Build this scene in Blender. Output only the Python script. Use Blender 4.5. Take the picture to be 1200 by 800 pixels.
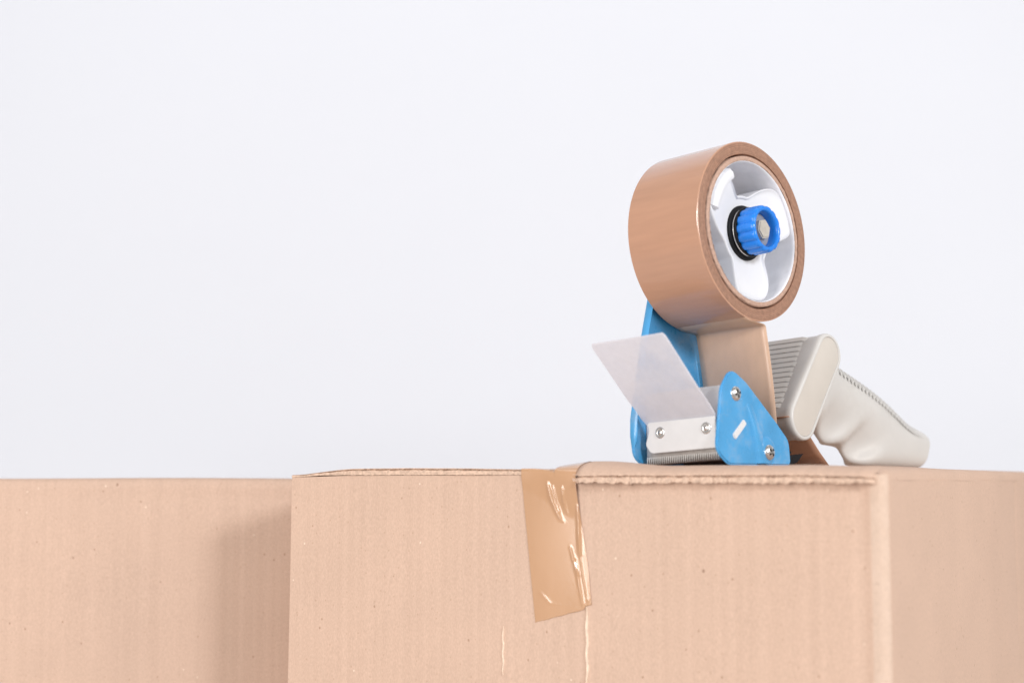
import bpy, bmesh, math, random
from mathutils import Vector, Matrix
random.seed(7)
for o in list(bpy.data.objects):
    bpy.data.objects.remove(o)
SC = bpy.context.scene
COL = SC.collection
R = math.radians
MM = 0.001

# ------------------------------------------------------------------ camera
F_PX, HORIZON = 1780.0, 565.0
TH = math.atan((HORIZON - 400) / F_PX)
cam_d = bpy.data.cameras.new('camera')
cam = bpy.data.objects.new('camera', cam_d)
COL.objects.link(cam)
cam.location = (0, 0, 0)
cam.rotation_euler = (R(90) + TH, 0, 0)
cam_d.sensor_width = 36
cam_d.lens = 36 * F_PX / 1200
cam_d.clip_start, cam_d.clip_end = 0.02, 30
cam_d.dof.use_dof = True
cam_d.dof.focus_distance = 0.835
cam_d.dof.aperture_fstop = 5.2
SC.camera = cam

# ------------------------------------------------------------------ light
world = bpy.data.worlds.new('World')
SC.world = world
world.use_nodes = True
bg = world.node_tree.nodes['Background']
bg.inputs[0].default_value = (1.0, 0.96, 0.925, 1)
bg.inputs[1].default_value = 0.46

def area(name, loc, target, sx, sy, power, color):
    d = bpy.data.lights.new(name, 'AREA')
    d.shape = 'RECTANGLE'
    d.size, d.size_y = sx, sy
    d.energy = power
    d.color = color
    o = bpy.data.objects.new(name, d)
    COL.objects.link(o)
    o.location = loc
    o.rotation_euler = (Vector(target) - Vector(loc)).to_track_quat('-Z', 'Y').to_euler()
    return o
area('softbox_left', (-1.05, -0.45, 0.30), (0.05, 0.85, 0.05), 0.8, 0.95, 21, (1.0, 0.955, 0.915))
area('softbox_right', (0.84, -0.42, 0.56), (-0.1, 0.87, 0.0), 0.22, 0.24, 13, (0.94, 0.975, 1.0))
area('softbox_side', (1.5, -0.05, 0.60), (-0.1, 0.87, 0.0), 0.35, 0.4, 9.2, (1.0, 0.91, 0.83))
area('wall_fill', (0.0, 1.2, 1.75), (0.0, 1.8, 0.2), 2.2, 0.4, 5.6, (0.97, 0.97, 1.0))  # unseen fill added overhead to brighten the wall

vs = SC.view_settings
vs.view_transform = 'Standard'
vs.look = 'None'
vs.exposure = 0.0
vs.gamma = 1.0
vs.use_curve_mapping = False

# ------------------------------------------------------------------ materials
def srgb(r, g, b):
    f = lambda c: (c / 255 / 12.92) if c / 255 <= 0.04045 else ((c / 255 + 0.055) / 1.055) ** 2.4
    return (f(r), f(g), f(b), 1)

class NT:
    def __init__(s, name):
        s.m = bpy.data.materials.new(name)
        s.m.use_nodes = True
        s.t = s.m.node_tree
        s.p = s.t.nodes['Principled BSDF']
    def n(s, typ, **kw):
        x = s.t.nodes.new(typ)
        for k, v in kw.items():
            if k in x.inputs: x.inputs[k].default_value = v
            else: setattr(x, k, v)
        return x
    def l(s, a, b): s.t.links.new(a, b)
    def coords(s, sc=(1, 1, 1)):
        tc = s.n('ShaderNodeTexCoord')
        mp = s.n('ShaderNodeMapping')
        mp.inputs['Scale'].default_value = sc
        s.l(tc.outputs['Object'], mp.inputs[0])
        return mp.outputs[0]
    def noise(s, scale, detail=3, sc=(1, 1, 1), rough=0.5):
        x = s.n('ShaderNodeTexNoise', Scale=scale, Detail=detail, Roughness=rough)
        s.l(s.coords(sc), x.inputs['Vector'])
        return x.outputs['Fac']
    def ramp(s, fac, stops):
        x = s.n('ShaderNodeValToRGB')
        while len(x.color_ramp.elements) < len(stops): x.color_ramp.elements.new(0.5)
        for e, (pos, c) in zip(x.color_ramp.elements, stops):
            e.position = pos
            e.color = c if len(c) == 4 else (*c, 1)
        s.l(fac, x.inputs[0])
        return x.outputs[0]
    def mix(s, fac, a, b, mode='MIX'):
        x = s.n('ShaderNodeMix', data_type='RGBA', blend_type=mode)
        for v, i in ((fac, 0), (a, 6), (b, 7)):
            if hasattr(v, 'is_linked'): s.l(v, x.inputs[i])
            else: x.inputs[i].default_value = v
        return x.outputs[2]
    def bump(s, h, strength, dist):
        x = s.n('ShaderNodeBump', Strength=strength, Distance=dist)
        s.l(h, x.inputs['Height'])
        s.l(x.outputs[0], s.p.inputs['Normal'])
        return x

def simple(name, col, rough=0.5, metal=0.0, coat=0.0, var=0.06, vscale=60, bump=0.0, bscale=900, spec=0.5):
    t = NT(name)
    a = tuple(max(0, c * (1 - var)) for c in col[:3])
    b = tuple(min(1, c * (1 + var)) for c in col[:3])
    c = t.ramp(t.noise(vscale, 4), [(0.3, a), (0.7, b)])
    t.l(c, t.p.inputs['Base Color'])
    t.p.inputs['Metallic'].default_value = metal
    t.p.inputs['Coat Weight'].default_value = coat
    t.p.inputs['Specular IOR Level'].default_value = spec
    r = t.ramp(t.noise(vscale * 2.3, 4), [(0.3, (rough * 0.8,) * 3), (0.7, (min(1, rough * 1.2),) * 3)])
    t.l(r, t.p.inputs['Roughness'])
    if bump: t.bump(t.noise(bscale, 3), bump, 0.0004)
    return t.m

def cardboard(name, base, flute_axis='x', flute=0.5):
    t = NT(name)
    base = Vector(base)
    dk, lt = base * 0.90, base * 1.07
    # soft mottling, fibre grain, specks
    col = t.ramp(t.noise(22, 4), [(0.32, tuple(base * 0.975)), (0.68, tuple(base * 1.025))])
    g = t.ramp(t.noise(1500, 3, (1, 1, 0.45)), [(0.3, (0.93, 0.93, 0.93)), (0.7, (1.06, 1.06, 1.06))])
    col = t.mix(1.0, col, g, 'MULTIPLY')
    g2 = t.ramp(t.noise(700, 5, (1, 1, 0.7), 0.65), [(0.3, (0.955, 0.95, 0.945)), (0.7, (1.04, 1.04, 1.04))])
    col = t.mix(1.0, col, g2, 'MULTIPLY')
    sx = {'x': (1, 0.02, 0.004), 'y': (0.02, 1, 0.004)}[flute_axis]
    strp = t.noise(230, 2, sx)
    col = t.mix(1.0, col, t.ramp(strp, [(0.3, (0.975, 0.972, 0.968)), (0.7, (1.022, 1.022, 1.022))]), 'MULTIPLY')
    # dark and pale flecks
    for sc, th, c, amt in ((80, 0.062, (0.20, 0.11, 0.07), 0.85), (170, 0.105, (0.27, 0.15, 0.09), 0.6), (330, 0.16, (0.33, 0.20, 0.13), 0.35), (120, 0.065, (0.9, 0.76, 0.62), 0.6)):
        v = t.n('ShaderNodeTexVoronoi', Scale=sc)
        off = t.n('ShaderNodeTexCoord')
        mp = t.n('ShaderNodeMapping')
        mp.inputs['Location'].default_value = (sc * 0.013, sc * 0.007, sc * 0.003)
        mp.inputs['Scale'].default_value = (1, 1, 0.7)
        t.l(off.outputs['Object'], mp.inputs[0]); t.l(mp.outputs[0], v.inputs['Vector'])
        r1 = t.ramp(v.outputs['Distance'], [(th * 0.55, (1, 1, 1)), (th, (0, 0, 0))])
        sep = t.n('ShaderNodeSeparateColor')
        t.l(v.outputs['Color'], sep.inputs[0])
        keep = t.n('ShaderNodeMath', operation='GREATER_THAN'); keep.inputs[1].default_value = 0.66
        t.l(sep.outputs[0], keep.inputs[0])
        m = t.n('ShaderNodeMath', operation='MULTIPLY')
        t.l(r1, m.inputs[0]); t.l(keep.outputs[0], m.inputs[1])
        m2 = t.n('ShaderNodeMath', operation='MULTIPLY'); m2.inputs[1].default_value = amt
        t.l(m.outputs[0], m2.inputs[0])
        col = t.mix(m2.outputs[0], col, (*c, 1))
    t.l(col, t.p.inputs['Base Color'])
    t.p.inputs['Roughness'].default_value = 0.75
    t.p.inputs['Specular IOR Level'].default_value = 0.3
    # washboard of the flutes + paper grain
    w = t.n('ShaderNodeTexWave', wave_type='BANDS', bands_direction={'x': 'X', 'y': 'Y'}[flute_axis], Scale=42.0, Distortion=0.6, Detail=2.0)
    w.inputs['Detail Scale'].default_value = 0.6
    t.l(t.coords((1, 1, 0.02)), w.inputs['Vector'])
    b1 = t.n('ShaderNodeBump', Strength=flute, Distance=0.00022)
    t.l(w.outputs['Fac'], b1.inputs['Height'])
    b2 = t.n('ShaderNodeBump', Strength=0.25, Distance=0.0002)
    t.l(t.noise(1100, 4), b2.inputs['Height'])
    t.l(b1.outputs[0], b2.inputs['Normal'])
    t.l(b2.outputs[0], t.p.inputs['Normal'])
    return t.m

CARD = (0.568, 0.402, 0.312)
M = {}
M['wall'] = simple('wall_paint', (0.815, 0.848, 0.920), 0.9, var=0.012, vscale=1.2, bump=0.15, bscale=300)
M['floor'] = simple('table_laminate', (0.72, 0.70, 0.68), 0.6, var=0.03, vscale=4)
M['card'] = cardboard('kraft_cardboard', CARD)
M['card_side'] = cardboard('kraft_cardboard_side', CARD)
M['card_back'] = cardboard('kraft_cardboard_pale', (0.546, 0.388, 0.304), flute=0.3)
M['card_worn_highlight'] = cardboard('kraft_cardboard_worn_highlight', (0.575, 0.43, 0.34), flute=0.1)  # corner highlight put into the colour, together with pale stretched paper
M['card_raw'] = simple('torn_cardboard_edge', (0.60, 0.43, 0.33), 0.9, var=0.22, vscale=700, bump=0.5, bscale=1500)
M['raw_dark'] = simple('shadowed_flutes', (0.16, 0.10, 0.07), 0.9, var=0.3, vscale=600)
M['blue'] = simple('blue_painted_steel', (0.065, 0.325, 0.64), 0.30, coat=0.25, var=0.10, vscale=70, bump=0.05, bscale=700)
def add_wear(m, pale, amt, sc, lo, hi):
    t = NT.__new__(NT); t.m = m; t.t = m.node_tree; t.p = t.t.nodes['Principled BSDF']
    src = t.p.inputs['Base Color'].links[0].from_socket
    k = t.ramp(t.noise(sc, 6, (1, 1, 1), 0.7), [(lo, (0, 0, 0)), (hi, (amt,) * 3)])
    t.l(t.mix(k, src, (*pale, 1)), t.p.inputs['Base Color'])
add_wear(M['card_worn_highlight'], (0.66, 0.51, 0.42), 0.5, 110, 0.35, 0.7)
add_wear(M['blue'], (0.34, 0.44, 0.55), 0.45, 75, 0.52, 0.74)
add_wear(M['blue'], (0.45, 0.45, 0.46), 0.7, 420, 0.70, 0.76)
M['knob'] = simple('blue_plastic', (0.012, 0.20, 0.72), 0.26, var=0.04, vscale=90)
M['ivory'] = simple('ivory_plastic', (0.60, 0.59, 0.575), 0.42, var=0.04, vscale=30, bump=0.05, bscale=1300)
add_wear(M['ivory'], (0.42, 0.39, 0.35), 0.25, 45, 0.52, 0.80)
M['cap'] = simple('ivory_cap_plastic', (0.565, 0.527, 0.482), 0.5, var=0.04, vscale=40, bump=0.08, bscale=1500)
M['hub'] = simple('white_plastic', (0.72, 0.73, 0.77), 0.5, var=0.02, vscale=60)
M['lining'] = simple('white_core_paper', (0.90, 0.90, 0.94), 0.6, var=0.06, vscale=130)
M['core'] = simple('core_paper', (0.47, 0.31, 0.24), 0.8, var=0.15, vscale=600, bump=0.4)
M['steel'] = simple('zinc_steel', (0.72, 0.71, 0.70), 0.22, metal=1.0, var=0.05, vscale=300)
M['blade'] = simple('blade_steel', (0.47, 0.44, 0.42), 0.42, metal=1.0, var=0.10, vscale=400, bump=0.1)
M['tooth'] = simple('ground_steel', (0.72, 0.70, 0.68), 0.35, metal=0.55, var=0.1, vscale=600)
M['plate'] = simple('white_metal_plate', (0.68, 0.685, 0.70), 0.35, var=0.04, vscale=80)
M['black'] = simple('black_rubber', (0.012, 0.012, 0.014), 0.5, var=0.1, spec=0.12)
M['grey'] = simple('grey_plastic', (0.28, 0.29, 0.33), 0.4, var=0.1, vscale=200)
M['bolt'] = simple('bolt_steel', (0.62, 0.58, 0.52), 0.5, metal=0.6, var=0.15, vscale=250)
M['roller'] = simple('roller_rubber', (0.10, 0.055, 0.04), 0.6, var=0.1)

def tape_mat(name, col, rough, streak):
    t = NT(name)
    c = Vector(col)
    n1 = t.noise(55, 4, streak)
    k = t.ramp(n1, [(0.3, tuple(c * 0.955)), (0.7, tuple(c * 1.045))])
    n2 = t.ramp(t.noise(230, 4, streak), [(0.3, (0.968,) * 3), (0.7, (1.032,) * 3)])
    k = t.mix(1.0, k, n2, 'MULTIPLY')
    t.l(k, t.p.inputs['Base Color'])
    t.p.inputs['Roughness'].default_value = rough
    t.p.inputs['Coat Weight'].default_value = 0.4
    t.p.inputs['Coat Roughness'].default_value = 0.08
    t.bump(t.noise(70, 2, streak), 0.12, 0.0008)
    return t.m
M['tape'] = tape_mat('brown_packing_tape', (0.49, 0.273, 0.18), 0.20, (1.6, 0.16, 1.6))
M['tape_back'] = tape_mat('brown_tape_adhesive_side', (0.63, 0.425, 0.305), 0.34, (1, 1, 0.5))
# side face of the winding: many thin layers
t = NT('brown_tape_layers')
tc = t.n('ShaderNodeTexCoord'); sp = t.n('ShaderNodeSeparateXYZ'); t.l(tc.outputs['Object'], sp.inputs[0])
cb = t.n('ShaderNodeCombineXYZ'); t.l(sp.outputs[0], cb.inputs[0]); t.l(sp.outputs[2], cb.inputs[1])
ln = t.n('ShaderNodeVectorMath', operation='LENGTH'); t.l(cb.outputs[0], ln.inputs[0])
ad = t.n('ShaderNodeMath', operation='MULTIPLY_ADD'); ad.inputs[1].default_value = 0.0007
t.l(t.noise(60, 3), ad.inputs[0]); t.l(ln.outputs['Value'], ad.inputs[2])
nz = t.n('ShaderNodeTexNoise', noise_dimensions='1D', Scale=2600.0, Detail=3.0)
t.l(ad.outputs[0], nz.inputs['W'])
col = t.ramp(nz.outputs['Fac'], [(0.3, (0.20, 0.10, 0.062)), (0.52, (0.33, 0.175, 0.115)), (0.75, (0.45, 0.27, 0.19))])
col = t.mix(1.0, col, t.ramp(t.noise(420, 4), [(0.3, (0.8,) * 3), (0.7, (1.18,) * 3)]), 'MULTIPLY')
t.l(col, t.p.inputs['Base Color']); t.p.inputs['Roughness'].default_value = 0.55
t.bump(nz.outputs['Fac'], 0.35, 0.0004)
M['layers'] = t.m
# tape stuck on the box: thin brown film, a little see-through
t = NT('brown_tape_film')
k = t.ramp(t.noise(45, 4, (1, 1, 0.35)), [(0.3, (0.545, 0.31, 0.168)), (0.7, (0.615, 0.36, 0.208))])
t.l(k, t.p.inputs['Base Color'])
t.p.inputs['Roughness'].default_value = 0.12
t.p.inputs['Specular IOR Level'].default_value = 0.8
t.p.inputs['Alpha'].default_value = 0.86
t.p.inputs['Coat Weight'].default_value = 0.8
t.p.inputs['Coat Roughness'].default_value = 0.06
M['film'] = t.m
# frosted guard
t = NT('frosted_clear_plastic')
t.p.inputs['Base Color'].default_value = (0.90, 0.89, 0.92, 1)
t.p.inputs['Roughness'].default_value = 0.28
t.p.inputs['IOR'].default_value = 1.3
tr = t.n('ShaderNodeBsdfTranslucent'); tr.inputs[0].default_value = (0.86, 0.85, 0.89, 1)
tp = t.n('ShaderNodeBsdfTransparent'); tp.inputs[0].default_value = (0.90, 0.90, 0.94, 1)
m1 = t.n('ShaderNodeMixShader'); m1.inputs[0].default_value = 0.38
m2 = t.n('ShaderNodeMixShader')
t.l(t.ramp(t.noise(70, 4), [(0.3, (0.27,) * 3), (0.75, (0.44,) * 3)]), m2.inputs[0])
t.l(t.p.outputs[0], m1.inputs[1]); t.l(tr.outputs[0], m1.inputs[2])
t.l(m1.outputs[0], m2.inputs[1]); t.l(tp.outputs[0], m2.inputs[2])
t.l(m2.outputs[0], t.t.nodes['Material Output'].inputs[0])
t.bump(t.noise(120, 3), 0.08, 0.0005)
M['frost'] = t.m

# ------------------------------------------------------------------ mesh helpers
def finish(name, bm, mats, parent=None, smooth=35, loc=None):
    bmesh.ops.recalc_face_normals(bm, faces=bm.faces)
    me = bpy.data.meshes.new(name)
    bm.to_mesh(me); bm.free()
    for m in (mats if isinstance(mats, (list, tuple)) else [mats]):
        me.materials.append(M[m] if isinstance(m, str) else m)
    if smooth:
        for p in me.polygons: p.use_smooth = True
        me.set_sharp_from_angle(angle=R(smooth))
    o = bpy.data.objects.new(name, me)
    COL.objects.link(o)
    o.parent = parent
    if loc: o.location = loc
    return o

def empty(name, loc, mat3=None, parent=None):
    o = bpy.data.objects.new(name, None)
    o.empty_display_size = 0.02
    COL.objects.link(o)
    if mat3 is not None: o.rotation_euler = mat3.to_euler()
    o.location = loc
    o.parent = parent
    return o

def tag(o, label, cat, group=None):
    o['label'] = label; o['category'] = cat
    if group: o['group'] = group
    return o

def grid(bm, rows, closed_u=False, closed_v=False, mat=0):
    """rows: list of lists of Vectors -> quads"""
    vv = [[bm.verts.new(p) for p in r] for r in rows]
    nr, nc = len(vv), len(vv[0])
    fs = []
    for i in range(nr if closed_u else nr - 1):
        for j in range(nc if closed_v else nc - 1):
            q = (vv[i][j], vv[i][(j + 1) % nc], vv[(i + 1) % nr][(j + 1) % nc], vv[(i + 1) % nr][j])
            f = bm.faces.new(q); f.material_index = mat
            fs.append(f)
    return vv

def box_bm(bm, lo, hi, bev=0.0, mat=None):
    g = bmesh.ops.create_cube(bm, size=1)
    for v in g['verts']:
        v.co = Vector([(lo[i] + hi[i]) / 2 + v.co[i] * (hi[i] - lo[i]) for i in range(3)])
    if mat is not None:
        for v in g['verts']: v.co = mat @ v.co
    if bev:
        es = list({e for v in g['verts'] for e in v.link_edges})
        bmesh.ops.bevel(bm, geom=es, offset=bev, segments=2, affect='EDGES')

def arc(c, r, a0, a1, n):
    return [(c[0] + r * math.cos(R(a0 + (a1 - a0) * i / n)), c[1] + r * math.sin(R(a0 + (a1 - a0) * i / n))) for i in range(n + 1)]

def round_poly(pts, rads, n=6):
    """round the corners of a polygon"""
    out = []
    k = len(pts)
    for i in range(k):
        p0, p, p1 = Vector(pts[i - 1]), Vector(pts[i]), Vector(pts[(i + 1) % k])
        r = rads[i] if isinstance(rads, (list, tuple)) else rads
        u, v = (p0 - p).normalized(), (p1 - p).normalized()
        ang = u.angle(v)
        d = min(r / math.tan(ang / 2), (p0 - p).length * 0.48, (p1 - p).length * 0.48)
        if d < 1e-6: out.append(tuple(p)); continue
        a, b = p + u * d, p + v * d
        for j in range(n + 1):
            s = j / n
            out.append(tuple(a * (1 - s) ** 2 + p * 2 * s * (1 - s) + b * s * s))
    return out

# ------------------------------------------------------------------ setting
def plane_obj(name, pts, mat):
    bm = bmesh.new()
    bm.faces.new([bm.verts.new(p) for p in pts])
    o = finish(name, bm, mat, smooth=0)
    o['kind'] = 'structure'
    return o
BOX_BOTTOM = -0.300
plane_obj('wall', [(-2.2, 1.9, -0.4), (2.2, 1.9, -0.4), (2.2, 1.9, 1.9), (-2.2, 1.9, 1.9)], 'wall')
plane_obj('table_surface', [(-2.2, 0.35, BOX_BOTTOM), (2.2, 0.35, BOX_BOTTOM), (2.2, 1.9, BOX_BOTTOM), (-2.2, 1.9, BOX_BOTTOM)], 'floor')

# ------------------------------------------------------------------ front carton
PHI = R(28.7)
CORNER = Vector((0.17230, 0.700, 0.0))
E1 = Vector((-math.cos(PHI), math.sin(PHI), 0))   # along the front, to the left
E2 = Vector((math.sin(PHI), math.cos(PHI), 0))    # into the depth
BL, BD = 338.0, 385.0                              # front length, depth in mm
# local frame of the carton: x = s (to the left along the front), y = t (depth), z up ; handedness fixed by using x = -s
BOXM = Matrix(((-E1.x, E2.x, 0), (-E1.y, E2.y, 0), (0, 0, 1)))
carton = empty('cardboard_box', CORNER + Vector((0, 0, BOX_BOTTOM)), BOXM)
tag(carton, 'large brown cardboard box with torn top edge carrying the tape dispenser', 'box', 'cardboard boxes')
ZB = 300.0
def B(s, t, z): return Vector((-s, t, z + ZB)) * MM

def smooth01(x): x = max(0, min(1, x)); return x * x * (3 - 2 * x)

# front panel: profile in plan with a pressed score line by the rounded right corner
prof = []
for s in [338.0, 330, 300, 260, 220, 180, 140, 100, 70, 40, 28, 22, 19, 17, 15, 13.5, 12, 10.5, 9.3, 8, 6.8, 5.8]:
    dip = 0.9 * math.exp(-((s - 12.5) / 3.0) ** 2)
    prof.append((s, dip + (-0.25 if s < 9.5 else 0)))
for i in range(1, 9):
    a = 90 * i / 8
    prof.append((5.0 - 5.0 * math.sin(R(a)), 5.0 - 5.0 * math.cos(R(a)) - 0.25))
bm = bmesh.new()
zs = [-300, -250, -200, -150, -110, -90, -70, -50, -30, -15, -5, 1, 3.8]
rows = []
for z in zs:
    row = []
    for i, (s, t) in enumerate(prof):
        w = 0.35 * math.sin(z * 0.06 + s * 0.09) * (0.3 if s > 330 else 1) + 0.25 * math.sin(s * 0.031 + z * 0.02)
        lean = -(z / 244.0) * 3.0 * smooth01((s - 200) / 138)      # the left edge spreads a little lower down
        zz = z if z < 1 else z - 1.0 * smooth01((s - 315) / 20)
        row.append(B(s - (-lean if False else -lean), t + w * smooth01((s - 6) / 10), zz))
    rows.append(row)
vv = grid(bm, rows)
back = [[B(max(4.0, s) , max(4, t) + 4.0, zs[i]) for (s, t) in prof] for i in (0, len(zs) - 1)]
# inner sheet and closing strips
in_rows = [[B(max(s, 4.2) if s < 334 else s - 0.01, 4.0 + (0 if s > 9 else 4 - 0.4 * s), z) for (s, t) in prof] for z in zs]
vi = grid(bm, in_rows)
n = len(prof)
for j in range(n - 1):
    bm.faces.new((vv[-1][j], vv[-1][j + 1], vi[-1][j + 1], vi[-1][j]))
    bm.faces.new((vv[0][j + 1], vv[0][j], vi[0][j], vi[0][j + 1]))
for i in range(len(zs) - 1):
    bm.faces.new((vv[i + 1][0], vv[i][0], vi[i][0], vi[i + 1][0]))
bm.faces.ensure_lookup_table()
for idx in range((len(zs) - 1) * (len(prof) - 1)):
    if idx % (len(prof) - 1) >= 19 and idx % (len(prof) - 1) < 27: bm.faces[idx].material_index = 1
finish('front_panel', bm, ['card', 'card_worn_highlight'], carton)

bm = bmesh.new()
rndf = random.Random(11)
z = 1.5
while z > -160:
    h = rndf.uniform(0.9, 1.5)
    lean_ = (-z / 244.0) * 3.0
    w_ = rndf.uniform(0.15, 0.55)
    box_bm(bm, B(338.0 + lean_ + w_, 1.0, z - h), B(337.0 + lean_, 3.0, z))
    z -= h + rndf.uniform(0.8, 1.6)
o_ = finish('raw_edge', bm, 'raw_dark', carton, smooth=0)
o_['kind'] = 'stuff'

# side panel (right)
def plain_panel(name, plan, z0, z1, mat, parent, fn):
    bm = bmesh.new()
    a = [[fn(s, t, z) for s, t in plan] for z in (z0, z1)]
    lo = [bm.verts.new(p) for p in a[0]]; hi = [bm.verts.new(p) for p in a[1]]
    k = len(plan)
    for i in range(k):
        bm.faces.new((lo[i], lo[(i + 1) % k], hi[(i + 1) % k], hi[i]))
    bm.faces.new(lo[::-1]); bm.faces.new(hi)
    return finish(name, bm, mat, parent, smooth=0)
bm = bmesh.new()
ts = [4.75, 9, 14, 20, 40, 70, 100, 140, 180, 220, 260, 298, 303, 306, 309, 314, 345, 385]
rows = [[B(0 + 0.0 + 0.35 * math.sin(t * 0.05 + z * 0.03) * smooth01((t - 6) / 30) + 0.8 * math.exp(-((t - 306) / 3) ** 2), t, z) for t in ts] for z in zs[:-2] + [1.0]]
vv = grid(bm, rows)
vi = grid(bm, [[B(4.1, max(t, 8.2), z) for t in ts] for z in zs[:-2] + [1.0]])
for j in range(len(ts) - 1):
    bm.faces.new((vv[-1][j], vv[-1][j + 1], vi[-1][j + 1], vi[-1][j]))
finish('side_panel', bm, 'card_side', carton)
plain_panel('left_panel', [(337.5, 4.2), (333.5, 4.2), (333.5, BD), (337.5, BD)], -300, 3.4, 'card_side', carton, B)
plain_panel('back_panel', [(333.3, BD - 4), (4.3, BD - 4), (4.3, BD), (333.3, BD)], -300, 3.4, 'card', carton, B)
plain_panel('bottom_panel', [(333.0, 4.5), (5, 4.5), (5, BD - 4.5), (333.0, BD - 4.5)], -299.5, -296, 'card', carton, B)

# top flaps: columns across the raw front edge, profile (t, z, material)
def jit(seed):
    rnd = random.Random(seed)
    k = [rnd.uniform(-1, 1) for _ in range(4000)]
    def f(x, scale=1.0):
        x = x / scale + 50; i = int(math.floor(x)); u = x - i; u = u * u * (3 - 2 * u)
        return k[i % 4000] * (1 - u) + k[(i + 1) % 4000] * u
    return f
SEAM = 172.0
j1, j2, j3, j4 = jit(1), jit(2), jit(3), jit(4)

def flap(name, s_list, topz, botz, lip, torn, seedoff, rear=lambda s, t, z: z, ovk=lambda s: 1.0):
    bm = bmesh.new()
    rows = []
    nb = None
    for s in s_list:
        zt, zb, L = topz(s), botz(s), lip(s)
        e1 = j1(s + seedoff, 2.2) * 0.5 + j2(s + seedoff, 0.9) * 0.5
        e2 = j3(s + seedoff, 3.0) * 0.6 + j4(s + seedoff, 1.1) * 0.4
        fz_t, fz_b = (zt - 4.6 * L, zb - 4.2 * L)               # height of the raw edge after drooping
        th = fz_t - fz_b
        ov = -3.4 * L * ovk(s) - 0.4
        g0 = fz_t - 0.10 * th - 0.05 * th * e1                    # groove below the top liner
        g1 = fz_t - 0.34 * th - 0.10 * th * e2
        gd = min(2.6, 0.9 * th) * (0.55 + 0.45 * e2) + 0.3
        pr = [
            (BD - 2, zb - 1.2), (30.0, min(zb, 3.9)), (9.0, zb), (3.0, zb - 0.2 * L), (ov + 2.4, fz_b + 1.0 * L),
            (ov + 0.5 * torn * e2, fz_b + torn * 0.55 * e1),
            (ov - 0.15 + 0.6 * torn * e1, (fz_b + g1) / 2),
            (ov + 0.3 * torn * e2, g1),
            (ov + gd, g1 + 0.02), (ov + gd, g0 - 0.02),
            (ov + 0.35 * torn * e1, g0),
            (ov + 0.25 * torn * e1 + 0.1, fz_t),
            (ov + 1.2, fz_t + 0.9 * L), (ov + 3.0, fz_t + 1.9 * L + 0.05), (ov + 6.5, zt - 1.5 * L), (ov + 11.0, zt - 0.6 * L), (ov + 18.0, zt),
            (30.0, rear(s, 30, zt)), (42.0, rear(s, 42, zt)), (66.0, rear(s, 66, zt)), (110.0, rear(s, 110, zt)), (180.0, rear(s, 180, zt)), (270.0, rear(s, 270, zt)), (BD - 2, rear(s, BD, zt))]
        rows.append([B(s, tt, zz) for tt, zz in pr])
    vv = grid(bm, rows)
    k = len(pr)
    for f in bm.faces: f.material_index = 0
    for i in range(len(rows) - 1):
        for j in range(5, 11):
            bm.faces[0:0]
    bm.faces.ensure_lookup_table()
    for idx, f in enumerate(bm.faces):
        j = idx % (k - 1)
        if 5 <= j <= 10: f.material_index = 1
    for r in (vv[0], vv[-1]):                                        # end caps as strips
        for j in range(k // 2 - 1):
            a, b, c, d = r[j], r[j + 1], r[k - 2 - j], r[k - 1 - j]
            if len({a, b, c, d}) == 4: bm.faces.new((a, b, c, d))
    return finish(name, bm, ['card', 'card_raw'], carton, smooth=40)

sl = [SEAM + 0.8]
while sl[-1] < 338: sl.append(sl[-1] + 0.9)
sl[-1] = 338.0
flap('flap', sl,
     lambda s: 4.15 + 3.5 * smooth01((338.6 - s) / 46) - 1.1 * smooth01((240 - s) / 60) + 0.10 * j1(s, 11),
     lambda s: 4.0 - 1.0 * smooth01((s - 315) / 20), lambda s: 0.0, 0.35, 0)
sl = [5.2]
while sl[-1] < SEAM - 1.5: sl.append(sl[-1] + 0.8)
def hump(s): return min(smooth01((s - 112) / 38), smooth01((186 - s) / 32))
def top_r(s): return 7.6 + 0.8 * smooth01((s - 15) / 25) * (1 - smooth01((s - 112) / 42)) - 1.6 * smooth01((12 - s) / 12) + 3.2 * hump(s) + 0.12 * j2(s, 15)
def bot_r(s): return 3.9 + 2.4 * hump(s) - 0.4 * smooth01((12 - s) / 12)
def lip_r(s): return (1 + 0.55 * smooth01((s - 112) / 38)) * smooth01((186 - s) / 32)
def ov_r(s): return smooth01((s - 4.5) / 3.0) * (1 - 0.7 * smooth01((s - 154.5) / 4))
def rear_r(s, t, z):
    # the flap sags behind its lifted front edge, more so towards the seam
    sag = 8.2 - 2.6 * smooth01((s - 80) / 75) if t < 120 else 7.2
    sag = min(sag, 6.6 + 0.10 * s)
    k = smooth01((t - 18) / 24)
    return z * (1 - k) + sag * k
flap('flap', sl, top_r, bot_r, lip_r, 1.5, 1000, rear_r, ov_r)
# rounded fold that joins the right flap to the side panel
bm = bmesh.new()
rows = []
for t in [0.2, 2, 5, 9, 14, 30, 60, 100, 160, 220, 300, 345, BD - 2]:
    fr = smooth01((9 - t) / 9)
    zt = (top_r(5.2) - 2.6 * smooth01((12 - t) / 14)) * (1 - smooth01((t - 18) / 24)) + rear_r(5.2, t, top_r(5.2)) * smooth01((t - 18) / 24)
    row = []
    for k in range(9):
        a = R(90 * k / 8)
        s = 5.2 - 5.2 * math.sin(a)
        z = 1.0 + (zt - 1.0) * math.cos(a) ** 0.8 if k < 8 else 1.0
        tt = t + (5.0 - math.sqrt(max(0, 25 - (5 - min(s, 5)) ** 2))) * fr * 0.9
        row.append(B(s, tt - 0.25 * fr, z))
    rows.append(row)
vv = grid(bm, rows)
vin = grid(bm, [[B(5.2, p[0].co.y / MM + 0.05, 1.0)] * 1 + [B(5.2, p[0].co.y / MM + 0.05, 3.4)] for p in vv])
bm.faces.new(vv[0][::-1])
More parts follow.
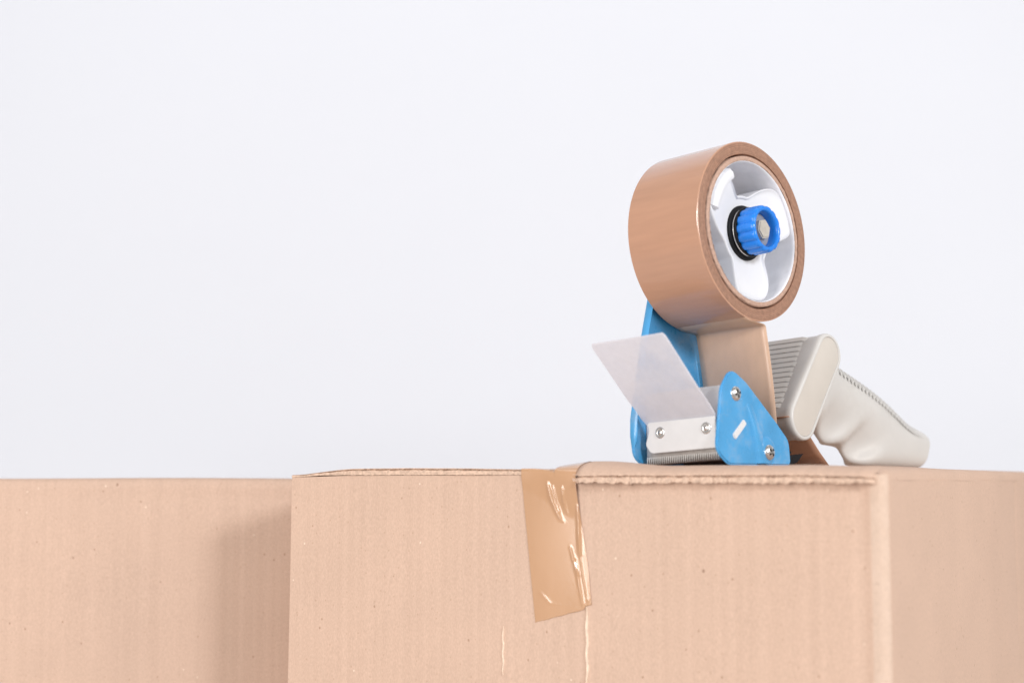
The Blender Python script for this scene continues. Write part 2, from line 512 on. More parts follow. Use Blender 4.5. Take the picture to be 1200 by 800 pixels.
finish('flap_fold', bm, 'card_side', carton)

# scuffed score marks in the front panel below the tape
def crease(s, z0, z1, seed, w0):
    rnd = random.Random(seed)
    bm = bmesh.new()
    L, Rr = [], []
    n = 26
    for i in range(n + 1):
        z = z0 + (z1 - z0) * i / n
        w = w0 * (0.55 + 0.6 * rnd.random()) * min(1, 0.15 + 4 * min(i, n - i) / n)
        c = s + 0.25 * math.sin(i * 0.7 + seed) + rnd.uniform(-.08, .08)
        L.append((c + w, z)); Rr.append((c - w, z))
    rows = []
    for a, b in zip(L, Rr):
        rows.append([B(a[0], 0.45, a[1]), B((a[0] * .7 + b[0] * .3), -0.85, a[1]), B((a[0] * .3 + b[0] * .7), -0.80, a[1]), B(b[0], 0.45, b[1])])
    grid(bm, rows)
    finish('scuff', bm, 'scuff', carton)
M['scuff'] = simple('pale_torn_paper', (0.80, 0.66, 0.53), 0.9, var=0.12, vscale=500)
crease(153.4, -62, -101, 3, 0.75)
crease(153.0, -104, -170, 5, 0.7)
crease(201.4, -74, -99, 4, 0.55)

# tape stuck over the flap seam and down the front
def film(name, parent, mat):
    bm = bmesh.new()
    NU, NV = 150, 110
    def ridge(u, v, pts, w, h):
        for (v0, u0), (v1, u1) in zip(pts, pts[1:]):
            if v0 <= v <= v1:
                uc = u0 + (u1 - u0) * (v - v0) / (v1 - v0)
                tot = (v - pts[0][0]) / (pts[-1][0] - pts[0][0])
                return h * math.exp(-((u - uc) / w) ** 2) * math.sin(math.pi * max(0.0, min(1, tot))) ** 0.5
        return 0
    cols = []
    for iu in range(NU + 1):
        u = iu / NU
        s0 = 190.6 + (158.4 - 190.6) * u
        k = smooth01((186 - s0) / 32)
        zt = (6.75 * (1 - k) + top_r(min(s0, 171)) * k if s0 > 171 else top_r(s0)) + 0.30
        zb = bot_r(s0)
        if s0 > 171: zt = max(zt, 6.75)
        L = lip_r(s0)
        ov = -3.4 * L * ov_r(s0) - 0.75
        ft, fb = zt - 4.6 * L, zb - 4.2 * L - 0.2
        pr = [(330, 7.3), (240, 7.3), (150, 7.3), (80, 7.2), (50, 7.0), (36, 7.0 * 0.8 + zt * 0.2), (26, 3.5 + zt * 0.5), (ov + 18.0, zt), (ov + 11.0, zt - 0.6 * L), (ov + 6.5, zt - 1.5 * L + 0.1),
              (ov + 3.0, ft + 1.9 * L + 0.25), (ov + 1.2, ft + 0.9 * L + 0.15), (ov + 0.3, ft + 0.1), (ov, ft - 0.5 * (ft - fb)), (ov, fb)]
        col = [B(s0, t, z) for t, z in pr]
        zend = -71.3 + 8.8 * u + 0.10 * math.sin(u * 23)
        if u > 0.86: zend += 1.4 * smooth01((u - 0.86) / 0.03)
        for iv in range(1, NV + 1):
            v = iv / NV
            z = fb + (zend - fb) * v
            s = s0 - 8.1 * v + (0.4 * math.sin(v * 7) if u > 0.97 else 0)
            out = 0.5 + (-ov - 0.5) * (1 - smooth01(v / (0.10 + 0.24 * u)))
            r = ridge(u, v, [(0.03, 0.47), (0.16, 0.52), (0.27, 0.60), (0.32, 0.655)], 0.034, 1.0)
            r += ridge(u, v, [(0.05, 0.565), (0.16, 0.585), (0.26, 0.64)], 0.018, 0.45)
            r += ridge(u, v, [(0.04, 0.74), (0.16, 0.735), (0.26, 0.76)], 0.020, 0.7)
            r += ridge(u, v, [(0.18, 0.965), (0.32, 0.95), (0.50, 0.915), (0.60, 0.90)], 0.026, 1.2)
            r += ridge(u, v, [(0.50, 0.745), (0.60, 0.775), (0.74, 0.845)], 0.020, 0.8)
            r += ridge(u, v, [(0.58, 0.80), (0.8, 0.83), (0.99, 0.855)], 0.022, 0.6)
            r += ridge(u, v, [(0.55, 0.90), (0.75, 0.905), (0.97, 0.93)], 0.016, 0.35)
            r += ridge(u, v, [(0.80, 0.12), (0.90, 0.30), (0.93, 0.55)], 0.03, 0.05)
            col.append(B(s, -max(out + r, 0.42), z))
        cols.append(col)
    grid(bm, cols)
    o = finish(name, bm, mat, parent, smooth=80)
    md = o.modifiers.new('thickness', 'SOLIDIFY')
    md.thickness = 0.00008; md.offset = 0
    return o
film('packing_tape', carton, 'film')

# ------------------------------------------------------------------ second carton, behind on the left
back = empty('cardboard_box', (-0.265, 0.945, BOX_BOTTOM))
tag(back, 'plain pale brown cardboard box standing behind at the left, partly in shadow', 'box', 'cardboard boxes')
def Q(x, y, z): return Vector((x, y, z + ZB)) * MM
bm = bmesh.new()
xs = [-260 + i * 20 for i in range(27)]
prof2 = [(0, -300), (0.2, -150), (-0.2, -60), (0, -25), (0.25, -12), (0.7, -8.5), (0.1, -5), (0.15, -2), (1.0, 0.6), (2.6, 2.0), (5.0, 2.6)]
rows = [[Q(x, y + 0.25 * math.sin(x * 0.021 + z * 0.02), z + (0.25 * math.sin(x * 0.03) if z > -3 else 0)) for x in xs] for y, z in prof2]
grid(bm, rows)
finish('front_panel', bm, 'card_back', back)
bm = bmesh.new()
grid(bm, [[Q(x, 5.0 + k * 32, 2.6 + (0.25 * math.sin(x * 0.03) if k == 0 else 0.0) - (0.4 if k else 0)) for x in xs] for k in range(10)])
finish('flap', bm, 'card_back', back)
for x in (-260, 260):
    bm = bmesh.new()
    box_bm(bm, Q(x - (0 if x < 0 else 4), 5.2, -300), Q(x + (4 if x < 0 else 0), 293, 1.4))
    finish('side_panel', bm, 'card_back', back, smooth=0)
bm = bmesh.new(); box_bm(bm, Q(-255, 289, -300), Q(255, 293, 1.4)); finish('back_panel', bm, 'card_back', back, smooth=0)

# ------------------------------------------------------------------ dispenser frame of reference
A = Vector((0.70977695, -0.70226495, 0.0551418)).normalized()     # across the dispenser, towards its near side
Fv = Vector((0.70333505, 0.7108585, 0.0)).normalized()            # towards the handle
Uv = A.cross(Fv)
if Uv.z < 0: Uv = -Uv
O = Vector((0.12941685, 0.80508013, 0.13387326))                  # centre of the roll's near face
GM = Matrix((Fv, -A, Uv)).transposed()
QB = 125.5
gun = empty('tape_dispenser', O - Uv * QB * MM, GM)
tag(gun, 'hand-held tape dispenser with blue metal frame and ivory plastic handle', 'tape dispenser')
roll = empty('tape_roll', O, GM)
tag(roll, 'roll of glossy brown packing tape mounted on the blue dispenser', 'tape roll')
def G(p, a, q): return Vector((p, -a, q + QB)) * MM
def T(p, a, q): return Vector((p, -a, q)) * MM

def lathe(bm, prof, n, fn, c=(0, 0), mats=None):
    """prof: list of (r, a)"""
    rows = []
    for r, a in prof:
        rows.append([fn(c[0] + r * math.cos(2 * math.pi * k / n), a, c[1] + r * math.sin(2 * math.pi * k / n)) for k in range(n)])
    k0 = len(bm.faces)
    grid(bm, rows, closed_v=True)
    if mats:
        bm.faces.ensure_lookup_table()
        for idx in range(k0, len(bm.faces)):
            bm.faces[idx].material_index = mats[(idx - k0) // n]

def slab(name, pts, a0, a1, mat, parent, bev=0.6, fn=G, seg=3, smooth=40):
    bm = bmesh.new()
    lo = [bm.verts.new(fn(p, a0, q)) for p, q in pts]
    hi = [bm.verts.new(fn(p, a1, q)) for p, q in pts]
    k = len(pts)
    for i in range(k): bm.faces.new((lo[i], lo[(i + 1) % k], hi[(i + 1) % k], hi[i]))
    f0 = bm.faces.new(lo[::-1]); f1 = bm.faces.new(hi)
    bmesh.ops.recalc_face_normals(bm, faces=bm.faces)
    if bev:
        es = list(set(f0.edges) | set(f1.edges))
        bmesh.ops.bevel(bm, geom=es, offset=bev * MM, segments=seg, affect='EDGES', clamp_overlap=True)
    return finish(name, bm, mat, parent, smooth=smooth)

# ---- roll of tape
W = 47.0
bm = bmesh.new()
rnd = random.Random(3)
side = [(41.7, -1.6), (42.1, -0.2), (43.2, 0.0), (44.5, -0.12), (46.0, 0.05), (47.2, -0.08), (48.2, 0.0)]
prof = side + [(48.7, -0.35), (48.72, -12), (48.7, -24), (48.68, -36), (48.7, -W + 0.4), (48.2, -W), (44, -W), (41.5, -W + 0.5), (41.7, -24), (41.7, -1.6)]
mats = [0] * 6 + [1] * 5 + [0] * 3 + [0] * 3
lathe(bm, prof, 160, T, mats=mats)
bmesh.ops.remove_doubles(bm, verts=bm.verts, dist=1e-6)
winding = finish('tape_winding', bm, ['layers', 'tape'], roll, smooth=50)
bm = bmesh.new()
rows = []
n = 140
for r, a in [(38.4, 0.1), (39.2, 0.35), (40.4, 0.3), (40.9, -0.1), (41.1, -3), (41.2, -W), (38.4, -W), (38.4, 0.1)]:
    rows.append([T((r + (0.18 * rnd.uniform(-1, 1) if r < 38.5 and a > 0 else 0)) * math.cos(2 * math.pi * k / n), a + (0.25 * rnd.uniform(-1, 1) if a > 0 else 0), r * math.sin(2 * math.pi * k / n)) for k in range(n)])
grid(bm, rows, closed_v=True)
core = finish('core', bm, 'core', roll, smooth=50)
bm = bmesh.new()
lathe(bm, [(38.3, 0.0), (37.95, -0.4), (37.9, -2), (37.9, -W), (38.3, -W - 0.1)], 120, T)
finish('core_lining', bm, 'lining', core, smooth=50)

# tape strip: off the bottom of the roll, sharply down to the roller
def ribbon(name, prof, a0, a1, mat, parent, fn, th=0.25, nseg=8, wob=0.0):
    bm = bmesh.new()
    rows = []
    for i, (p, q) in enumerate(prof):
        rows.append([fn(p + wob * math.sin(k * 0.9 + i * 0.4), a0 + (a1 - a0) * k / nseg, q) for k in range(nseg + 1)])
    grid(bm, rows)
    o = finish(name, bm, mat, parent, smooth=60)
    md = o.modifiers.new('thickness', 'SOLIDIFY'); md.thickness = th * MM; md.offset = 0
    return o
st = []
for ang in range(-110, -93, 2):
    rr_ = 48.2 + 0.9 * smooth01((ang + 110) / 14)
    st.append((rr_ * math.cos(R(ang)), rr_ * math.sin(R(ang))))
st += [(-1.0, -49.3), (2.0, -49.55), (4.6, -49.9), (5.8, -50.4), (6.3, -51.3), (6.5, -53)]
for i in range(1, 13):
    f = i / 12
    st.append((6.5 + 4.4 * f - 1.0 * math.sin(math.pi * f) * -1, -53 - 52 * f))
st += [(10.6, -108), (9.0, -112), (6.6, -116)]
ribbon('tape_strip', st, -W + 0.2, -0.2, 'tape_back', roll, T, th=0.2, nseg=12)
# loose tail of tape below the handle
tl = [(22, -98.5), (30, -101), (38, -105.8), (43, -110.6), (50, -117.6), (58.5, -124.9)]
ribbon('tape_tail', tl, -W + 1, -0.2, 'tape', roll, T, th=0.2, nseg=10)

# ---- blue frame plate behind the roll
far = round_poly([(-50, -118), (-38, -125.3), (20, -125.3), (42, -96), (46, -84), (30, -58), (17, 0), (16, 16), (-16, 16), (-17, 0), (-37, -56), (-48.5, -98)],
                 [8, 8, 8, 10, 8, 10, 30, 16, 16, 30, 40, 20])
fp = slab('frame_plate', far, -51.2, -49.2, 'blue', gun, bev=0.7)
# turned-in flange along its front edge
fl = [(-48.6, -113.6), (-49.2, -107.0), (-48.5, -98), (-43, -78), (-37, -56), (-30, -35), (-23, -14)]
bm = bmesh.new()
rows = []
for p, q in fl:
    if q < -113 or q > -15: rows.append([G(p + 0.9 * x_, -50.3 + 0.8 * y_, q) for x_, y_ in ((-0.6, -1), (-1, 0), (-0.6, 1), (0, 1), (0.6, 1), (1, 0), (0.6, -1))]); continue
    rows.append([G(p - 0.4, -51.4, q), G(p - 0.9, -50.4, q), G(p - 0.7, -47.6, q), G(p - 0.1, -46.6, q), G(p + 0.8, -47.4, q), G(p + 1.1, -49.3, q), G(p + 0.9, -51.0, q)])
vv = grid(bm, rows, closed_v=True)
bm.faces.new(vv[0]); bm.faces.new(vv[-1])
finish('flange', bm, 'blue', fp, smooth=50)

# cross plate that ties both cheeks together
slab('cross_plate', [(-39.6, -114), (-37.8, -114), (-35.8, -84.5), (-37.6, -84.5)], -49.0, 1.9, 'plate', gun, bev=0.3)

# ---- near cheek plate
ck = round_poly([(-49, -118.5), (-39, -125.4), (15.5, -125.4), (15, -112), (4.5, -102.5), (-20, -82.5), (-33, -75.5), (-42, -86)],
                [8, 8, 3, 9, 10, 12, 9, 10], n=8)
cheek = slab('cheek_plate', ck, 2.0, 4.2, 'blue', gun, bev=0.8)
# pressed boss and rib in the cheek
bm = bmesh.new()
lathe(bm, [(0.01, 5.5), (4.6, 5.5), (5.5, 5.3), (6.4, 4.8), (7.2, 4.3), (7.6, 3.9)], 40, G, (-5.7, -117.6))
finish('boss', bm, 'blue', cheek, smooth=60)
bm = bmesh.new()
rows = []
for f in [i / 14 for i in range(15)]:
    p, q = -20.5 + 7.5 * f, -93.5 - 31.0 * f
    h = 1.7 * math.sin(math.pi * min(1, f * 1.6 + 0.02) / 2)
    wl, wr = 1.2 + 1.6 * f, 4.0 + 8 * f
    rows.append([G(p - wl, 4.0, q), G(p - wl * 0.5, 4.2 + 0.55 * h, q), G(p, 4.2 + h, q), G(p + wr * 0.4, 4.2 + h * 0.75, q), G(p + wr * 0.75, 4.2 + h * 0.25, q), G(p + wr, 4.0, q)])
grid(bm, rows)
finish('pressed_rib', bm, 'blue', cheek, smooth=70)
# outer lip of the cheek behind the boss
lp = round_poly([(10.5, -125.2), (17.0, -125.2), (16.4, -113), (7.2, -103.6), (4.8, -106)], [1, 3, 9, 4, 2])
slab('lip', lp, 1.0, 3.0, 'blue', cheek, bev=0.6)

def screw(c, a, r, parent, rot=20, name='screw', fnn=G, axis='a'):
    bm = bmesh.new()
    lathe(bm, [(0.01, a + 1.7), (r * 0.4, a + 1.6), (r * 0.75, a + 1.15), (r * 0.95, a + 0.5), (r, a), (r, a - 0.6)], 32, G, c)
    o = finish(name, bm, 'steel', parent, smooth=60)
    bm = bmesh.new()
    for k in range(2):
        d = R(rot + 90 * k)
        ca, sa = math.cos(d), math.sin(d)
        w, L = 0.5, r * 0.55
        pts = [(L, w), (L, -w), (-L, -w), (-L, w)]
        z0, z1 = a + 0.9 + 0.03 * k, a + 1.86 + 0.03 * k
        lo = [bm.verts.new(G(c[0] + x * ca - y * sa, z0, c[1] + x * sa + y * ca)) for x, y in pts]
        hi = [bm.verts.new(G(c[0] + x * ca - y * sa, z1 - 0.22, c[1] + x * sa + y * ca)) for x, y in pts]
        for i in range(4): bm.faces.new((lo[i], lo[(i + 1) % 4], hi[(i + 1) % 4], hi[i]))
        bm.faces.new(lo); bm.faces.new(hi)
    finish('cross_slot', bm, 'black', o, smooth=0)
    return o
screw((-30.2, -89.0), 4.2, 4.0, cheek, 15)
screw((-5.7, -118.8), 5.6, 4.1, cheek, 40)
# pale tab end pushed through the slot in the cheek
dirv = Vector((11.1, 9.0)).normalized(); nv = Vector((-dirv.y, dirv.x))
cc = Vector((-29.2, -107.3)); pts = []
for sx, sy in ((-1, -1), (1, -1), (1, 1), (-1, 1)):
    v = cc + dirv * 6.6 * sx + nv * 1.7 * sy
    pts.append((v.x, v.y))
slab('slot_tab', round_poly(pts, 1.2, 4), 3.0, 5.0, 'plate', cheek, bev=0.4)

# ---- roller and axle
bm = bmesh.new()
lathe(bm, [(0.01, 0.6), (2.4, 0.6), (2.4, 0.4), (6.9, 0.4), (7.1, 0.0), (7.1, -47.0), (6.9, -48), (0.01, -48)], 40, G, (-3.5, -117.4))
finish('roller', bm, 'roller', gun, smooth=50)

# ---- dark jagged tongue poking out behind the cheek
bm = bmesh.new()
pts = [(12, -117.0), (22.0, -117.6), (20.0, -119.6), (33.0, -118.6), (26.5, -123.4), (20.5, -124.8), (12, -125.2)]
lo = [bm.verts.new(G(p, -0.4, q)) for p, q in pts]; hi = [bm.verts.new(G(p, 0.5, q)) for p, q in pts]
for i in range(len(pts)): bm.faces.new((lo[i], lo[(i + 1) % len(pts)], hi[(i + 1) % len(pts)], hi[i]))
bm.faces.new(lo); bm.faces.new(hi)
finish('brake_tongue', bm, 'black', gun, smooth=0)

# ---- blade with fine teeth
bm = bmesh.new()
a0, a1 = -46.2, 1.6
box_bm(bm, G(-41.6, a1, -119.4), G(-42.6, a0, -111.5), 0.0)
blade = finish('blade', bm, 'blade', gun, smooth=0)
bm = bmesh.new()
NT_ = 34
for i in range(NT_):
    x0 = a0 + (a1 - a0) * i / NT_; x1 = a0 + (a1 - a0) * (i + 0.8) / NT_; xm = (x0 + x1) / 2 + 0.3
    tri = [(-42.9, x0, -118.6), (-42.9, x1, -118.6), (-44.0, xm, -122.6)]
    vf = [bm.verts.new(G(*c)) for c in tri]; vb = [bm.verts.new(G(c[0] + 1.0, c[1], c[2])) for c in tri]
    bm.faces.new(vf); bm.faces.new(vb[::-1])
    for k in range(3): bm.faces.new((vf[k], vf[(k + 1) % 3], vb[(k + 1) % 3], vb[k]))
finish('teeth', bm, 'tooth', blade, smooth=0)
bm = bmesh.new()   # dark holder behind the blade
box_bm(bm, G(-38.5, 1.5, -122.5), G(-30, -48.5, -113.0), 0.0004)
finish('blade_holder', bm, 'roller', gun)

# ---- clamp plate with rivets
gp = round_poly([(-45.0, -112.0), (-41.5, -116.8), (1.4, -116.6), (1.4, -100.6), (-43.4, -100.6), (-41.8, -105.0)], [3, 4, 0.6, 0.6, 2, 5])
bm = bmesh.new()
lo = [bm.verts.new(G(-45.2, a, q)) for a, q in gp]; hi = [bm.verts.new(G(-44.0, a, q)) for a, q in gp]
for i in range(len(gp)): bm.faces.new((lo[i], lo[(i + 1) % len(gp)], hi[(i + 1) % len(gp)], hi[i]))
f0 = bm.faces.new(lo); f1 = bm.faces.new(hi)
bmesh.ops.recalc_face_normals(bm, faces=bm.faces)
bmesh.ops.bevel(bm, geom=list(f0.edges), offset=0.3 * MM, segments=2, affect='EDGES')
clamp = finish('clamp_plate', bm, 'plate', gun, smooth=40)

# ---- frosted guard: flat foot, then leaning outwards
gpn = []
NSEG = 16
bm = bmesh.new()
rows = []
def guard_at(v):
    """v 0 foot .. 1 top edge: profile point (p, q)"""
    if v < 0.3:
        f = v / 0.3; return (-43.5, -109.0 + 8.0 * f)
    f = (v - 0.3) / 0.7
    b = smooth01(f / 0.25) if f < 0.25 else 1
    p = -43.5 - 37.6 * f * (0.72 + 0.28 * min(1, f / 0.3)); q = -101.0 + 40.5 * f
    return (p, q)
vs_ = [0, 0.1, 0.2, 0.27, 0.31, 0.35, 0.40, 0.46, 0.55, 0.65, 0.75, 0.85, 0.93, 0.97, 0.99, 1.0]
for v in vs_:
    p, q = guard_at(v)
    al = -44.2 if v < 0.25 else -44.2 - 3.9 * smooth01((v - 0.25) / 0.12) * 0.55 - 2.2 * max(0, (v - 0.3) / 0.7)
    ar = 1.2
    if v > 0.96: al += 1.2 * ((v - 0.96) / 0.04) ** 2; ar -= 1.0 * ((v - 0.96) / 0.04) ** 2
    if v > 0.3: ar -= 1.2 * (v - 0.3) / 0.7
    rows.append([G(p + 0.5 * math.sin(math.pi * k / NSEG) * (v if v > 0.3 else 0), al + (ar - al) * k / NSEG, q) for k in range(NSEG + 1)])
grid(bm, rows)
guard = finish('guard', bm, 'frost', gun, smooth=60)
md = guard.modifiers.new('thickness', 'SOLIDIFY'); md.thickness = 0.9 * MM; md.offset = 0
md2 = guard.modifiers.new('edge', 'BEVEL'); md2.width = 0.2 * MM; md2.segments = 2; md2.limit_method = 'ANGLE'
# rivets through guard and clamp plate (axis along p)
for a_ in (-34.6, -4.6):
    bm = bmesh.new()
    rows = []
    for r, d in [(0.01, 0.75), (1.0, 0.70), (1.15, 0.35), (1.7, 0.35), (2.2, 0.85), (2.8, 0.65), (3.1, 0.1), (3.1, -2)]:
        rows.append([G(-45.2 - d * 0.6, a_ + r * math.cos(2 * math.pi * k / 28), -106.3 + r * math.sin(2 * math.pi * k / 28)) for k in range(28)])
    grid(bm, rows, closed_v=True)
    finish('rivet', bm, 'steel', clamp, smooth=60)

# ---- hub spider inside the core
def hub_r(th):
    best = 20.5
    for c in (22, 142, 262):
        d = (th - c + 180) % 360 - 180
        k = smooth01((d - 17) / 44) if d > 0 else smooth01((-d - 15) / 21)
        best = max(best, 37.3 * (1 - k) + 20.5 * k)
    return best
bm = bmesh.new()
n = 144
def ring(fr, a_fn):
    out = []
    for k in range(n):
        th = 360 * k / n
        rr = hub_r(th)
        r = fr(rr)
        out.append(G(r * math.cos(R(th)), a_fn(r, rr), r * math.sin(R(th))))
    return out
def dish(r, rr): return -6.5 + 4.3 * smooth01((r - 14) / 22)
rows = [ring(lambda rr: 8.5, lambda r, rr: -16), ring(lambda rr: 8.5, lambda r, rr: -7.0), ring(lambda rr: 9.2, lambda r, rr: -6.5), ring(lambda rr: 14.0, dish)]
for f in (0.2, 0.4, 0.6, 0.8, 0.93): rows.append(ring(lambda rr, f=f: 14 + (rr - 1.6 - 14) * f, dish))
rows.append(ring(lambda rr: rr - 1.7, lambda r, rr: dish(r, rr) + 0.5))
rows.append(ring(lambda rr: rr - 1.1, lambda r, rr: dish(r, rr) + 1.0))
rows.append(ring(lambda rr: rr - 0.4, lambda r, rr: dish(r, rr) + 0.75))
rows.append(ring(lambda rr: rr, lambda r, rr: dish(r, rr) - 0.1))
rows.append(ring(lambda rr: rr, lambda r, rr: -20))
rows.append(ring(lambda rr: rr - 2.0, lambda r, rr: -34))
rows.append(ring(lambda rr: rr - 3.6, lambda r, rr: -34))
rows.append(ring(lambda rr: rr - 3.4, lambda r, rr: -10))
rows.append(ring(lambda rr: 12.0, lambda r, rr: -10))
rows.append(ring(lambda rr: 12.0, lambda r, rr: -48.5))
grid(bm, rows, closed_v=True)
hub = finish('hub', bm, 'hub', gun, smooth=55)
# move to the roll axis: q=0 is the axis in G coordinates already
bm = bmesh.new()    # raised stop tab on the upper left arm
rows = []
for i in range(9):
    th = 118 + 46 * i / 8
    e = 0.35 + 0.65 * math.sin(math.pi * (i + 0.6) / 9.2) ** 0.5
    rows.append([G(r * math.cos(R(th)), a, r * math.sin(R(th))) for r, a in ((30.2, -4.5), (30.4, -1.6 + 1.2 * e), (31.2, -1.0 + 2.0 * e), (34.0, -0.7 + 2.0 * e), (36.4, -1.6 + 1.6 * e), (37.2, -4.5))])
vv = grid(bm, rows)
bm.faces.new(vv[0]); bm.faces.new(vv[-1])
finish('stop_tab', bm, 'hub', hub, smooth=60)
# black spring washer and ring
bm = bmesh.new()
def torus(bm, R0, r0, a, ncirc=48, m=10):
    rows = []
    for k in range(ncirc):
        th = 2 * math.pi * k / ncirc
        rows.append([G((R0 + r0 * math.cos(2 * math.pi * j / m)) * math.cos(th), a + r0 * math.sin(2 * math.pi * j / m), (R0 + r0 * math.cos(2 * math.pi * j / m)) * math.sin(th)) for j in range(m)])
    grid(bm, rows, closed_u=True, closed_v=True)
lathe(bm, [(4.0, -5.0), (14.6, -5.0), (15.0, -5.4), (15.0, -7.5)], 48, G)
washer = finish('washer', bm, 'black', gun, smooth=50)
bm = bmesh.new(); torus(bm, 12.6, 0.55, -4.0); finish('spring', bm, 'steel', washer, smooth=80)
bm = bmesh.new(); torus(bm, 12.9, 0.75, -2.4); finish('spring', bm, 'black', washer, smooth=80)

# ---- blue scalloped knob with bolt
bm = bmesh.new()
n = 112
def kr(th, amp): return 12.9 - amp * (0.5 - 0.5 * math.cos(14 * th)) ** 3
rows = []
for base, a, amp in [(9.0, -2.2, 0), (-0.6, -2.2, 0.9), (-0.1, -1.8, 1.0), (0, -1.2, 1.0), (0, 3, 1.0), (-0.1, 7.2, 1.0), (-0.3, 8.2, 0.9), (-0.8, 8.9, 0.6), (-1.5, 9.2, 0.25)]:
    row = []
    for k in range(n):
        th = 2 * math.pi * k / n
        r = base if base > 1 else kr(th, amp) + base
        row.append(G(r * math.cos(th), a, r * math.sin(th)))
    rows.append(row)
for r, a in [(10.5, 9.1), (9.9, 8.6), (9.6, 7.5), (9.4, 3.2)]:
    rows.append([G(r * math.cos(2 * math.pi * k / n), a, r * math.sin(2 * math.pi * k / n)) for k in range(n)])
grid(bm, rows, closed_v=True)
knob = finish('knob', bm, 'knob', gun, smooth=50)
bm = bmesh.new()
lathe(bm, [(9.4, 3.3), (6.6, 3.4), (6.2, 3.9), (0.01, 3.9)], 48, G)
finish('recess', bm, 'grey', knob, smooth=40)
bm = bmesh.new()
hx = [(5.6 * math.cos(R(60 * k + 12)), 5.6 * math.sin(R(60 * k + 12))) for k in range(6)]
finish_pts = round_poly(hx, 0.5, 2)
bm.free()
slab('bolt', finish_pts, 3.5, 7.4, 'bolt', knob, bev=0.8, seg=2)

# ---- handle head: tapered oval bar lying across the dispenser
def oval(c1, r1, c2, r2, n=20, inset=0.0):
    d = Vector((c1[0] - c2[0], c1[1] - c2[1])); ang = math.degrees(math.atan2(d.y, d.x))
    return arc(c1, r1 - inset, ang - 90, ang + 90, n) + arc(c2, r2 - inset, ang + 90, ang + 270, n)
C1, R1, C2, R2 = (64.6, -62.3), 10.9, (35.0, -99.6), 11.2
bm = bmesh.new()
rows = []
for ins, a in [(1.0, -48.5), (0.2, -47.5), (0.0, -46), (0.0, -24), (0.0, -5), (-0.5, -3.5), (-0.7, -1.5), (-0.6, 0.0), (-0.1, 0.9), (0.6, 1.2), (1.3, 1.0), (1.6, 0.3)]:
    rows.append([G(p, a, q) for p, q in oval(C1, R1, C2, R2, inset=ins)])
vv = grid(bm, rows, closed_v=True)
bm.faces.new(vv[0])
head = finish('handle_head', bm, 'ivory', gun, smooth=45)
bm = bmesh.new()
rows = [[G(p, a, q) for p, q in oval(C1, R1, C2, R2, inset=ins)] for ins, a in [(1.5, 0.0), (1.65, 0.65), (2.2, 0.75)]]
vv = grid(bm, rows, closed_v=True)
bm.faces.new(vv[-1])
finish('end_cap', bm, 'cap', head, smooth=40)
# ribs on the side that faces the roller
d = (Vector(C2) - Vector(C1)); Lh = d.length; d.normalize()
nrm = Vector((d.y, -d.x))
if nrm.x > 0: nrm = -nrm
NR = 14
for i in range(NR):
    f0 = -0.10 + 1.13 * i / NR; f1 = -0.10 + 1.13 * (i + 0.86) / NR
    rr0 = R1 + (R2 - R1) * f0; rr1 = R1 + (R2 - R1) * f1
    P0 = Vector(C1) + d * Lh * f0 + nrm * rr0; P1 = Vector(C1) + d * Lh * f1 + nrm * rr1
    aend = -9.5 - 2.2 * abs(math.sin(i * 1.3)) * 0.4 + 3.5 * (i / NR)
    bm = bmesh.new()
    pr = [(P0 - nrm * 0.8), (P0 + nrm * 0.45), (P0 + nrm * 0.8 + d * 0.4), (P1 + nrm * 0.7 - d * 0.3), (P1 + nrm * 0.4), (P1 - nrm * 0.8)]
    rws = []
    for a, k in ((-46.5, 1), (aend - 2.5, 1), (aend, -0.1)):
        rws.append([G(q.x - (nrm.x * (1 - k) * 1.0), a, q.y - (nrm.y * (1 - k) * 1.0)) for q in pr])
    vv = grid(bm, rws, closed_v=True)
    bm.faces.new(vv[0]); bm.faces.new(vv[-1])
    finish('rib', bm, 'ivory', head, smooth=40)

# ---- grip with finger grooves
top = [(62, -61), (78, -58), (92, -62.5), (106, -67.5), (120, -72.2), (134, -77.4), (147, -83.0), (159, -89.2), (169, -94.6), (176, -97.4), (183, -99.2), (190, -101.4), (193, -103.6)]
bot = [(55, -92), (64, -94), (74, -98), (81, -102.0), (86, -107.5), (91, -110.6), (99, -111.2), (106, -112.6), (110, -117.0), (115, -121.0), (123, -123.4), (134, -124.2), (148, -124.6), (164, -125.0), (176, -125.3), (182.0, -125.4)]
def cr(pts, n):
    """resample polyline with Catmull-Rom"""
    P = [Vector(p) for p in pts]; P = [P[0] * 2 - P[1]] + P + [P[-1] * 2 - P[-2]]
    out = []
    m = len(P) - 3
    for i in range(n + 1):
        x = i / n * m; k = min(int(x), m - 1); u = x - k
        p0, p1, p2, p3 = P[k:k + 4]
        out.append(0.5 * ((2 * p1) + (p2 - p0) * u + (2 * p0 - 5 * p1 + 4 * p2 - p3) * u * u + (3 * p1 - p0 - 3 * p2 + p3) * u ** 3))
    return out
NG = 96
tt, bb = cr(top, NG), cr(bot, NG)
AC = -24.0
bm = bmesh.new()
rows = []
NC = 44
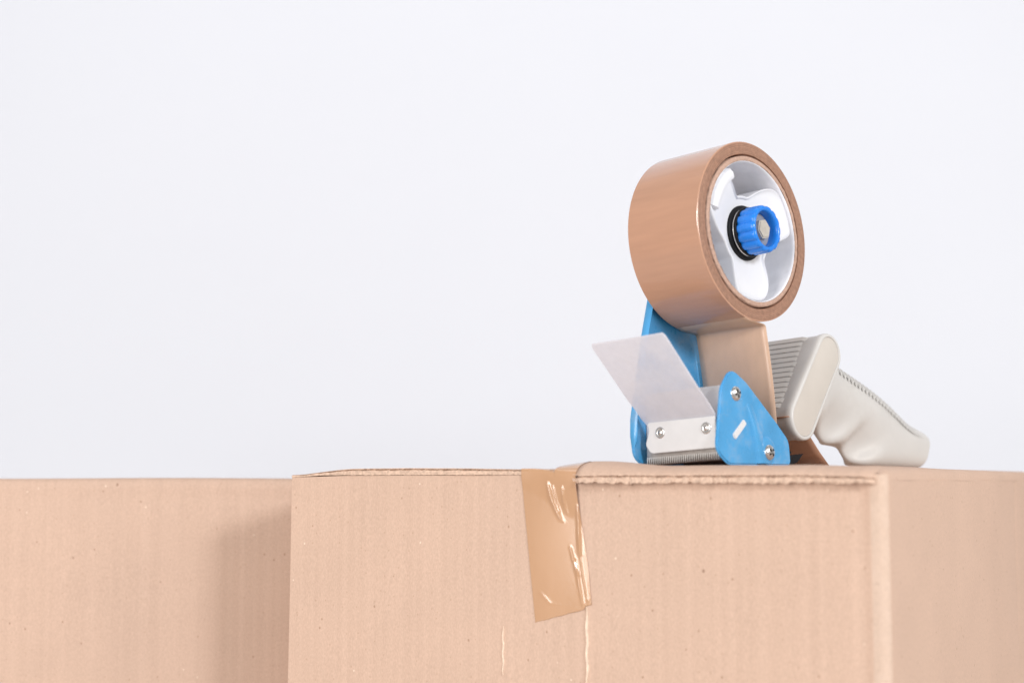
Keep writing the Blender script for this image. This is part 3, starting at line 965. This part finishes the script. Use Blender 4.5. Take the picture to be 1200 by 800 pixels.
for i in range(NG + 1):
    f = i / NG
    c = (tt[i] + bb[i]) / 2; h = (tt[i] - bb[i]) / 2
    w = 13.6 - 1.2 * math.sin(math.pi * f)
    endk = 1.0
    if f > 0.975: endk = 1 - 0.07 * ((f - 0.975) / 0.025) ** 2
    if f < 0.0: endk = 1
    row = []
    for k in range(NC):
        th = 2 * math.pi * k / NC
        ca, sa = math.cos(th), math.sin(th)
        e = 0.66
        x = math.copysign(abs(ca) ** e, ca); y = math.copysign(abs(sa) ** e, sa)
        ww = w
        # grooves for the fingers bite into the lower flanks
        px = bb[i].x
        low = smooth01((-y + 0.25) / 1.1)
        g = sum(math.exp(-((px - g0) / 8.0) ** 2) for g0 in (86, 110)) * 9.0
        ww = w - g * low
        row.append(G(c.x + h.x * y * endk, AC + ww * x * endk, c.y + h.y * y * endk))
    rows.append(row)
vv = grid(bm, rows, closed_v=True)
bm.faces.new(vv[0]); bm.faces.new(vv[-1])
grip = finish('grip', bm, 'ivory', gun, smooth=45)
# fine cross ridges along the back of the grip
bm = bmesh.new()
for i in range(34):
    f = 0.20 + 0.75 * i / 33
    x = f * NG; k = min(int(x), NG - 1); u = x - k
    P = tt[k] * (1 - u) + tt[k + 1] * u
    tan = (tt[k + 1] - tt[k]).normalized(); nn = Vector((-tan.y, tan.x))
    rws = []
    for off, hh in ((-0.85, -1.0), (-0.6, 0.2), (0.6, 0.2), (0.85, -1.0)):
        row = []
        for j in range(9):
            x_ = -1 + 2 * j / 8
            aa = AC + 12.6 * x_
            dq = -6.5 * abs(x_) ** 3.6
            pt = P + tan * off + nn * (hh + dq)
            row.append(G(pt.x, aa, pt.y))
        rws.append(row)
    v4 = grid(bm, rws)
    bm.faces.new([r[0] for r in v4]); bm.faces.new([r[-1] for r in v4])
finish('ridges', bm, 'ivory', grip, smooth=40)
# neck that joins the head to the frame plate
slab('neck', round_poly([(14, -60), (48, -66), (40, -100), (16, -110)], 6), -49.0, -46.0, 'blue', gun, bev=0.8)
